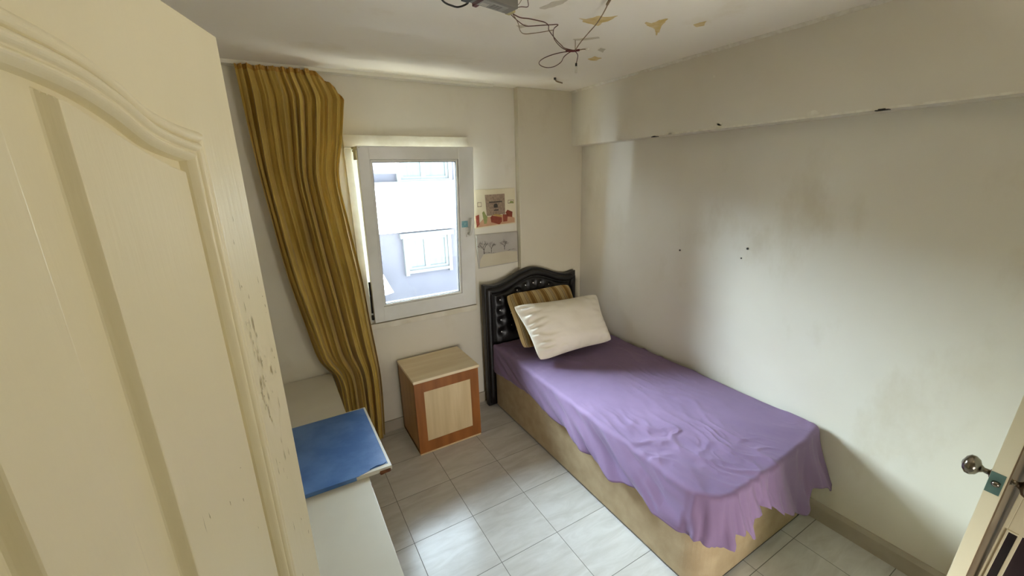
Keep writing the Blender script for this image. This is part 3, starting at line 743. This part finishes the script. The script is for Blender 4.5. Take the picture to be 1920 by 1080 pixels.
# ================================================================== curtain rail and curtain
rl = tag(boxes('curtain_rail', [(-2.60, -.80, -.064, -.055, H-.018, H+.002), (-2.60, -.80, -.053, -.033, H-.018, H+.002), (-2.60, -.80, -.031, .002, H-.018, H+.002), (-2.599, -.801, -.060, .001, H-.014, H+.001)], 'rail'), 'white double-track curtain rail fixed under the ceiling above the window', 'curtain rail')
LB = [(2.392, -2.300), (1.924, -2.282), (1.60, -2.258), (1.265, -2.228), (.95, -2.180), (.70, -2.136), (.56, -2.064), (.33, -2.050), (.02, -2.045)]
RB = [(2.245, -1.795), (2.041, -1.832), (1.83, -1.875), (1.545, -1.852), (1.20, -1.814), (.91, -1.797), (.52, -1.772), (.25, -1.778), (.03, -1.792)]
LB.sort(); RB.sort()
def topz(u):
    if u < .80: return 2.392-.002*math.sin(u*40)
    return 2.392-.15*((u-.80)/.20)**1.6
NU, NV = 420, 90
def fold(u, v):
    # v 0 top .. 1 bottom: gathered narrow at the top, merging to fewer deep folds
    w = u+.045*noise.noise(Vector((u*3.2, v*1.1, 0)))+.012*noise.noise(Vector((u*11, v*1.5, 2)))
    a = math.sin(2*PI*10.5*w+2.0*noise.noise(Vector((u*3, v*1.3, 3))))
    b = math.sin(2*PI*5.2*w+.6+2.2*noise.noise(Vector((u*2, v*1.0, 7))))
    c = math.sin(2*PI*26*w+3*noise.noise(Vector((u*4, v*2.5, 9))))
    k = ss(.03, .5, v)
    a = (abs(a)**.7)*(1 if a > 0 else -1)
    return a*(.022-.004*k)+b*(.005+.026*k)+c*(.006-.004*k)
V = []
for j in range(NV):
    v = j/(NV-1)
    for i in range(NU):
        u = i/(NU-1)
        zt = topz(u); z = zt+(.025-zt)*v
        zz = z
        xl, xr = cat1(LB, zz) if zz > LB[0][0] else LB[0][1], cat1(RB, zz) if zz > RB[0][0] else RB[0][1]
        if zz > 2.245: xr = -1.845+.05*ss(2.392, 2.245, zz)
        # top edge: extents along the rail
        if v < .06: pass
        x = xl+(xr-xl)*u
        f = fold(u, v)
        env = ss(0, .03, u)*ss(1, .985, u)*.8+.2
        y = -.085+f*env*(.75+.25*ss(0, .1, v))
        x += .2*f*math.cos(2*PI*7*u+v*3)*env
        # the free right edge curls into the room near the top
        if u > .84: y -= .035*ss(.84, 1, u)*(1-ss(.12, .5, v))
        y = min(y, -.018)
        if x < CX1+.004 and z < CZ+.03: x = CX1+.004+(x-CX1)*0
        V.append((x, y, z))
cur = thing('curtain', 'golden satin curtain hanging gathered beside the window, its top corner unhooked', 'curtain', (-2.05, -.09, 0))
cl = mesh_obj('curtain_cloth', V, [tuple(reversed(f)) for f in grid_faces(NU, NV)], 'curtain', cur, True)
# header tape follows the first rows
TV = []
for j in range(4):
    for i in range(NU):
        a = Vector(V[i]); b = Vector(V[NU+i]); p = a.lerp(b, j*.30); TV.append((p.x, p.y-.0025, p.z+.003))
mesh_obj('header_tape', TV, [tuple(reversed(f)) for f in grid_faces(NU, 4)], 'tape', cur, True)
for i in range(0, 13):
    hk = bmesh.new(); p = Vector(V[int(NU*(.02+.062*i))]); add_tube(hk, [(p.x, p.y, p.z-.012), (p.x, p.y-.003, p.z+.003), (p.x, -.056, H-.012)], .0012, 5)
    bm_obj('curtain_hook', hk, 'rail', cur, True)

# ================================================================== two unframed pictures
def quad_prism(name, pts, y0, y1, m, par): return prism(name, pts, 'y', y0, y1, m, par)
PY = -.014
pa = thing('picture', 'upper picture beside the window, showing a stone fireplace and red furniture', 'picture', (-.79, 0, 1.57), 'pictures beside the window')
A = [(-.968, 1.432), (-.617, 1.447), (-.618, 1.714), (-.990, 1.711)]
def bil(Q, u, v):      # u right, v up
    bl, br_, tr, tl = [Vector(q) for q in Q]; return tuple((bl.lerp(br_, u)).lerp(tl.lerp(tr, u), v))
def patch(name, Q, uv, y, m, par): return prism(name, [bil(Q, u, v) for u, v in uv], 'y', y-.0012, y+.0004, m, par)
prism('board', A, 'y', PY, -.001, 'paper', pa)
pp = patch('print', A, [(.02, .02), (.98, .02), (.98, .98), (.02, .98)], PY, 'paper', pa)
patch('floor_area', A, [(.03, .03), (.97, .03), (.97, .16), (.80, .27), (.25, .27), (.03, .06)], PY-.0012, 'pink', pp)
patch('fireplace', A, [(.30, .30), (.74, .30), (.75, .86), (.30, .86)], PY-.0012, 'pstone', pp)
patch('mantel', A, [(.38, .64), (.68, .64), (.68, .67), (.38, .67)], PY-.0024, 'pink_line', pp)
patch('firebox', A, [(.48, .50), (.57, .50), (.57, .57), (.55, .61), (.50, .61), (.48, .57)], PY-.0024, 'pink_line', pp)
patch('firebox', A, [(.47, .42), (.59, .42), (.58, .45), (.49, .45)], PY-.0024, 'pink_line', pp)
patch('sofa', A, [(.39, .12), (.58, .03), (.65, .10), (.65, .22), (.42, .30), (.38, .25)], PY-.0024, 'pred', pp)
patch('table_top', A, [(.42, .31), (.62, .23), (.68, .27), (.52, .33)], PY-.0028, 'pyel', pp)
patch('armchair', A, [(.68, .09), (.78, .09), (.80, .28), (.68, .30)], PY-.0024, 'pred', pp)
patch('armchair', A, [(.80, .22), (.91, .19), (.92, .34), (.80, .41), (.75, .34)], PY-.0024, 'pred', pp)
patch('chest', A, [(.04, .03), (.11, .10), (.12, .36), (.04, .33)], PY-.0024, 'pred', pp)
patch('plant', A, [(.22, .10), (.28, .10), (.31, .28), (.28, .33), (.24, .44), (.20, .40), (.21, .28)], PY-.0024, 'pgreen', pp)
for (a, b, c, d) in ((.11, .56, .20, .68), (.82, .58, .96, .68)):
    w = .008
    boxes('drawn_frame', [tuple(x) for x in []] or [(bil(A, a, b)[0], bil(A, a+w, b)[0], PY-.0024, PY-.0008, bil(A, a, b)[1], bil(A, a, d)[1]), (bil(A, c-w, b)[0], bil(A, c, b)[0], PY-.0024, PY-.0008, bil(A, a, b)[1], bil(A, a, d)[1]),
          (bil(A, a, b)[0], bil(A, c, b)[0], PY-.0024, PY-.0008, bil(A, a, b)[1], bil(A, a, b+.015)[1]), (bil(A, a, b)[0], bil(A, c, b)[0], PY-.0024, PY-.0008, bil(A, a, d-.015)[1], bil(A, a, d)[1])], 'pstone', pp)
patch('drawn_plant', A, [(.85, .59), (.95, .57), (.94, .64), (.88, .65)], PY-.0026, 'pgreen', pp)
pb = thing('picture', 'lower picture beside the window, showing bare black trees in snow', 'picture', (-.78, 0, 1.26), 'pictures beside the window')
B = [(-.951, 1.128), (-.606, 1.137), (-.606, 1.381), (-.965, 1.386)]
prism('board', B, 'y', PY, -.001, 'paper2', pb)
p2b = patch('print', B, [(.02, .03), (.98, .03), (.98, .97), (.02, .97)], PY, 'paper2', pb)
patch('snow_field', B, [(.02, .03), (.98, .03), (.98, .36), (.7, .42), (.4, .40), (.14, .41), (.05, .26), (.02, .10)], PY-.0012, 'snow', p2b)
def tree(u, v, h, seed):
    random.seed(seed); bm = bmesh.new()
    def br(p, ang, L, r, d):
        q = (p[0]+L*math.sin(ang), p[1]+L*math.cos(ang))
        add_tube(bm, [(p[0], PY-.0012, p[1]), (q[0], PY-.0012, q[1])], r, 4, [r, r*.7])
        if d > 0:
            for k in range(3 if d > 2 else 2):
                br((p[0]+(q[0]-p[0])*random.uniform(.6, 1), p[1]+(q[1]-p[1])*random.uniform(.6, 1)), ang+random.uniform(-.75, .75), L*random.uniform(.62, .85), r*.62, d-1)
    br(bil(B, u, v), 0, h*.30, h*.030, 5)
    for vv in bm.verts: vv.co.y = PY-.0012+(vv.co.y-(PY-.0012))*.3
    return bm_obj('drawn_tree', bm, 'pink_line', p2b)
tree(.15, .42, .125, 3); tree(.33, .45, .09, 8); tree(.66, .47, .105, 12)
bm = bmesh.new(); random.seed(5)
for k in range(24):
    u = .16+.8*k/24; a = bil(B, u, .40+.03*math.sin(u*9)); L = random.uniform(.004, .010)
    add_box(bm, a[0]-.0012, a[0]+.0012, PY-.0022, PY-.0006, a[1], a[1]+L)
    if k % 3 == 0: add_box(bm, a[0]-.002, a[0]+.012, PY-.002, PY-.0006, a[1]+.004, a[1]+.0055)
for k in range(8):
    u = .14-.012*k; a = bil(B, u, .38-.045*k); add_box(bm, a[0]-.0015, a[0]+.0015, PY-.0022, PY-.0006, a[1], a[1]+.007)
bm_obj('drawn_fence', bm, 'pink_line', p2b)

# ================================================================== loose wiring under the ceiling
fx = thing('ballast_box', 'grey electrical ballast box with printed label hanging under the ceiling', 'ballast', (-1.5, -1.38, 2.36))
BA = Vector((-1.590, -1.372, 2.362)); BB = Vector((-1.424, -1.345, 2.358)); dx = (BB-BA).normalized(); dy = Vector((-dx.y, dx.x, 0)).normalized()*-1; Ln = (BB-BA).length
def obox(name, a0, a1, b0, b1, c0, c1, m, par, bev=.0015):
    o = box(name, a0, a1, b0, b1, c0, c1, m, None, bev)
    MM = Matrix(((dx.x, dy.x, 0, BA.x), (dx.y, dy.y, 0, BA.y), (dx.z, dy.z, 1, BA.z), (0, 0, 0, 1))); o.data.transform(MM)
    if MM.to_3x3().determinant() < 0: o.data.flip_normals()
    parent(o, par); return o
cs = obox('case', 0, Ln, .0, .062, .0, .030, 'box', fx, .003)
lb = obox('label_plate', .035, Ln-.03, .004, .050, -.0008, .0005, 'boxlab', fx, .0002)
for k in range(5): obox('printed_line', .042+.006*k, .0445+.006*k, .008, .030, -.0012, -.0006, 'white', lb, 0)
for k in range(3): obox('printed_block', .080+.014*k, .090+.014*k, .010, .040, -.0012, -.0006, 'box', lb, 0)
obox('end_cap', -.022, .004, -.004, .05, -.002, .03, 'black', fx)
obox('terminal_block', Ln-.006, Ln+.014, -.004, .030, .000, .018, 'ivory', fx)
obox('red_connector', .040, .056, -.030, -.002, .004, .018, 'red', fx)
for k in range(3): obox('label_stripe', .018+.006*k, .021+.006*k, .0, .05, -.0010, .0005, 'red', fx, 0)
bw = tag(tube('black_cable', [(-1.72, -1.40, 2.405), (-1.663, -1.329, 2.372), (-1.613, -1.309, 2.366), (-1.590, -1.316, 2.366), (-1.575, -1.345, 2.370), (-1.585, -1.365, 2.375)], .0030, 'black'), 'thick black cable curving into the left end of the ballast box', 'cable')
k1 = (-.888, -1.060, 2.370)
wires = []
def wire(P, r=.0016, m='wire', nm='wire'):
    return P, r, m
WS = [
 ('wire', 'wire', .0020, [(-1.412, -1.345, 2.368), (-1.36, -1.325, 2.364), (-1.314, -1.318, 2.368), (-1.262, -1.306, 2.372), (-1.223, -1.293, 2.375), (-1.185, -1.262, 2.378), (-1.155, -1.225, 2.374), (-1.06, -1.145, 2.372), (-1.004, -1.105, 2.370), (-.955, -1.07, 2.37), k1]),
 ('wire', 'wire', .0018, [(-1.412, -1.340, 2.366), (-1.35, -1.300, 2.360), (-1.30, -1.270, 2.360), (-1.265, -1.262, 2.366), (-1.235, -1.265, 2.371), (-1.19, -1.285, 2.374), (-1.16, -1.292, 2.376), (-1.15, -1.25, 2.374), (-1.10, -1.18, 2.369), (-1.03, -1.115, 2.368), (-.95, -1.062, 2.368), k1]),
 ('wire', 'wire2', .0015, [(-1.414, -1.352, 2.370), (-1.37, -1.315, 2.362), (-1.335, -1.278, 2.358), (-1.295, -1.225, 2.356), (-1.25, -1.190, 2.360), (-1.19, -1.21, 2.368), (-1.15, -1.245, 2.372)]),
 ('wire', 'wire', .0014, [(-1.418, -1.355, 2.372), (-1.385, -1.375, 2.378), (-1.36, -1.385, 2.38), (-1.395, -1.44, 2.385), (-1.416, -1.52, 2.39), (-1.43, -1.62, 2.405)]),
 ('wire', 'wire2', .0012, [(-1.418, -1.355, 2.372), (-1.40, -1.39, 2.38), (-1.42, -1.45, 2.39), (-1.46, -1.52, 2.40)]),
 ('wire', 'wire2', .0022, [k1, (-.93, -1.15, 2.376), (-.965, -1.24, 2.382), (-1.0, -1.335, 2.388), (-1.035, -1.41, 2.395), (-1.07, -1.475, 2.403), (-1.11, -1.53, 2.410)]),
 ('wire', 'wire2', .0052, [(-1.068, -1.47, 2.404), (-1.11, -1.54, 2.406), (-1.16, -1.60, 2.409), (-1.22, -1.68, 2.412)]),
 ('wire', 'wire', .0020, [k1, (-.92, -1.045, 2.366), (-.958, -1.030, 2.360), (-.985, -.985, 2.355), (-.988, -.925, 2.352), (-.965, -.868, 2.350), (-.915, -.825, 2.350), (-.865, -.810, 2.352), (-.840, -.835, 2.356), (-.85, -.90, 2.360), (-.885, -.97, 2.364), (-.90, -1.03, 2.367), (-.895, -1.06, 2.37)]),
]
grp = 'loose brown wires under the ceiling'
labs = ['thin brown wire running straight from ballast box to the wire knot, uppermost of the bundle', 'thin brown wire with a small sag between ballast box and knot', 'beige wire making the lowest loop just right of the ballast box',
        'brown wire rising from the ballast terminal to the top picture edge', 'faint beige wire rising beside the ballast terminal', 'dusty beige wire stretched from the knot up to the yellow patch', 'thick dusty cable end leaving the ceiling at the top picture edge',
        'brown wire forming a big open loop below the knot']
for (nm, mm, r, P), lab in zip(WS, labs): tag(tube(nm, P, r, mm, None, 6, 6), lab, 'wire', grp)
kn = thing('wire_knot', 'tangled knot of taped wires with a white connector tip hanging from the ceiling', 'wire joint', k1)
bm = bmesh.new(); add_tube(bm, catmull([(-.935, -1.052, 2.366), (-.905, -1.058, 2.367), (-.888, -1.062, 2.369), (-.872, -1.075, 2.371)], 4), .005, 8, None)
bm_obj('tape', bm, M['red'], kn, True)
tube('wire_end', [(-.875, -1.07, 2.371), (-.862, -1.088, 2.372), (-.845, -1.095, 2.372)], .0022, 'wire2', kn)
tube('connector_tip', [(-.852, -1.093, 2.372), (-.838, -1.102, 2.372)], .0045, 'chipw', kn, n=1)
tube('hanging_cord', [(-.888, -1.062, 2.40), (-.888, -1.062, 2.414)], .0015, 'wire2', kn, n=1)
tube('hanging_cord', [(-.888, -1.062, 2.37), (-.888, -1.062, 2.405)], .0015, 'wire2', kn, n=1)
lh = thing('lamp_holder', 'tiny black and white connector dangling on a brown wire below the knot', 'connector', (-.882, -1.05, 2.33))
tube('cord', [(-.885, -1.06, 2.366), (-.868, -1.056, 2.355), (-.866, -1.05, 2.335), (-.872, -1.05, 2.318)], .0018, 'wire', lh)
tube('socket', [(-.872, -1.05, 2.320), (-.872, -1.05, 2.306)], .0048, 'black', lh, n=1)
tube('clear_cap', [(-.872, -1.05, 2.306), (-.872, -1.05, 2.280), (-.872, -1.05, 2.277)], .0042, 'chipw', lh, n=1)
hkb = thing('ceiling_hook', 'small dark rusty bracket on the ceiling near the corner', 'hook', (-.50, -.36, H))
tube('bracket', [(-.512, -.385, H-.006), (-.48, -.36, H-.014), (-.40, -.315, H-.010)], .0045, M['wire2'], hkb, n=4)
bm = bmesh.new(); add_tube(bm, [(-.512, -.385, H), (-.512, -.385, H-.012)], .008, 10); bm_obj('screw', bm, 'dark', hkb)
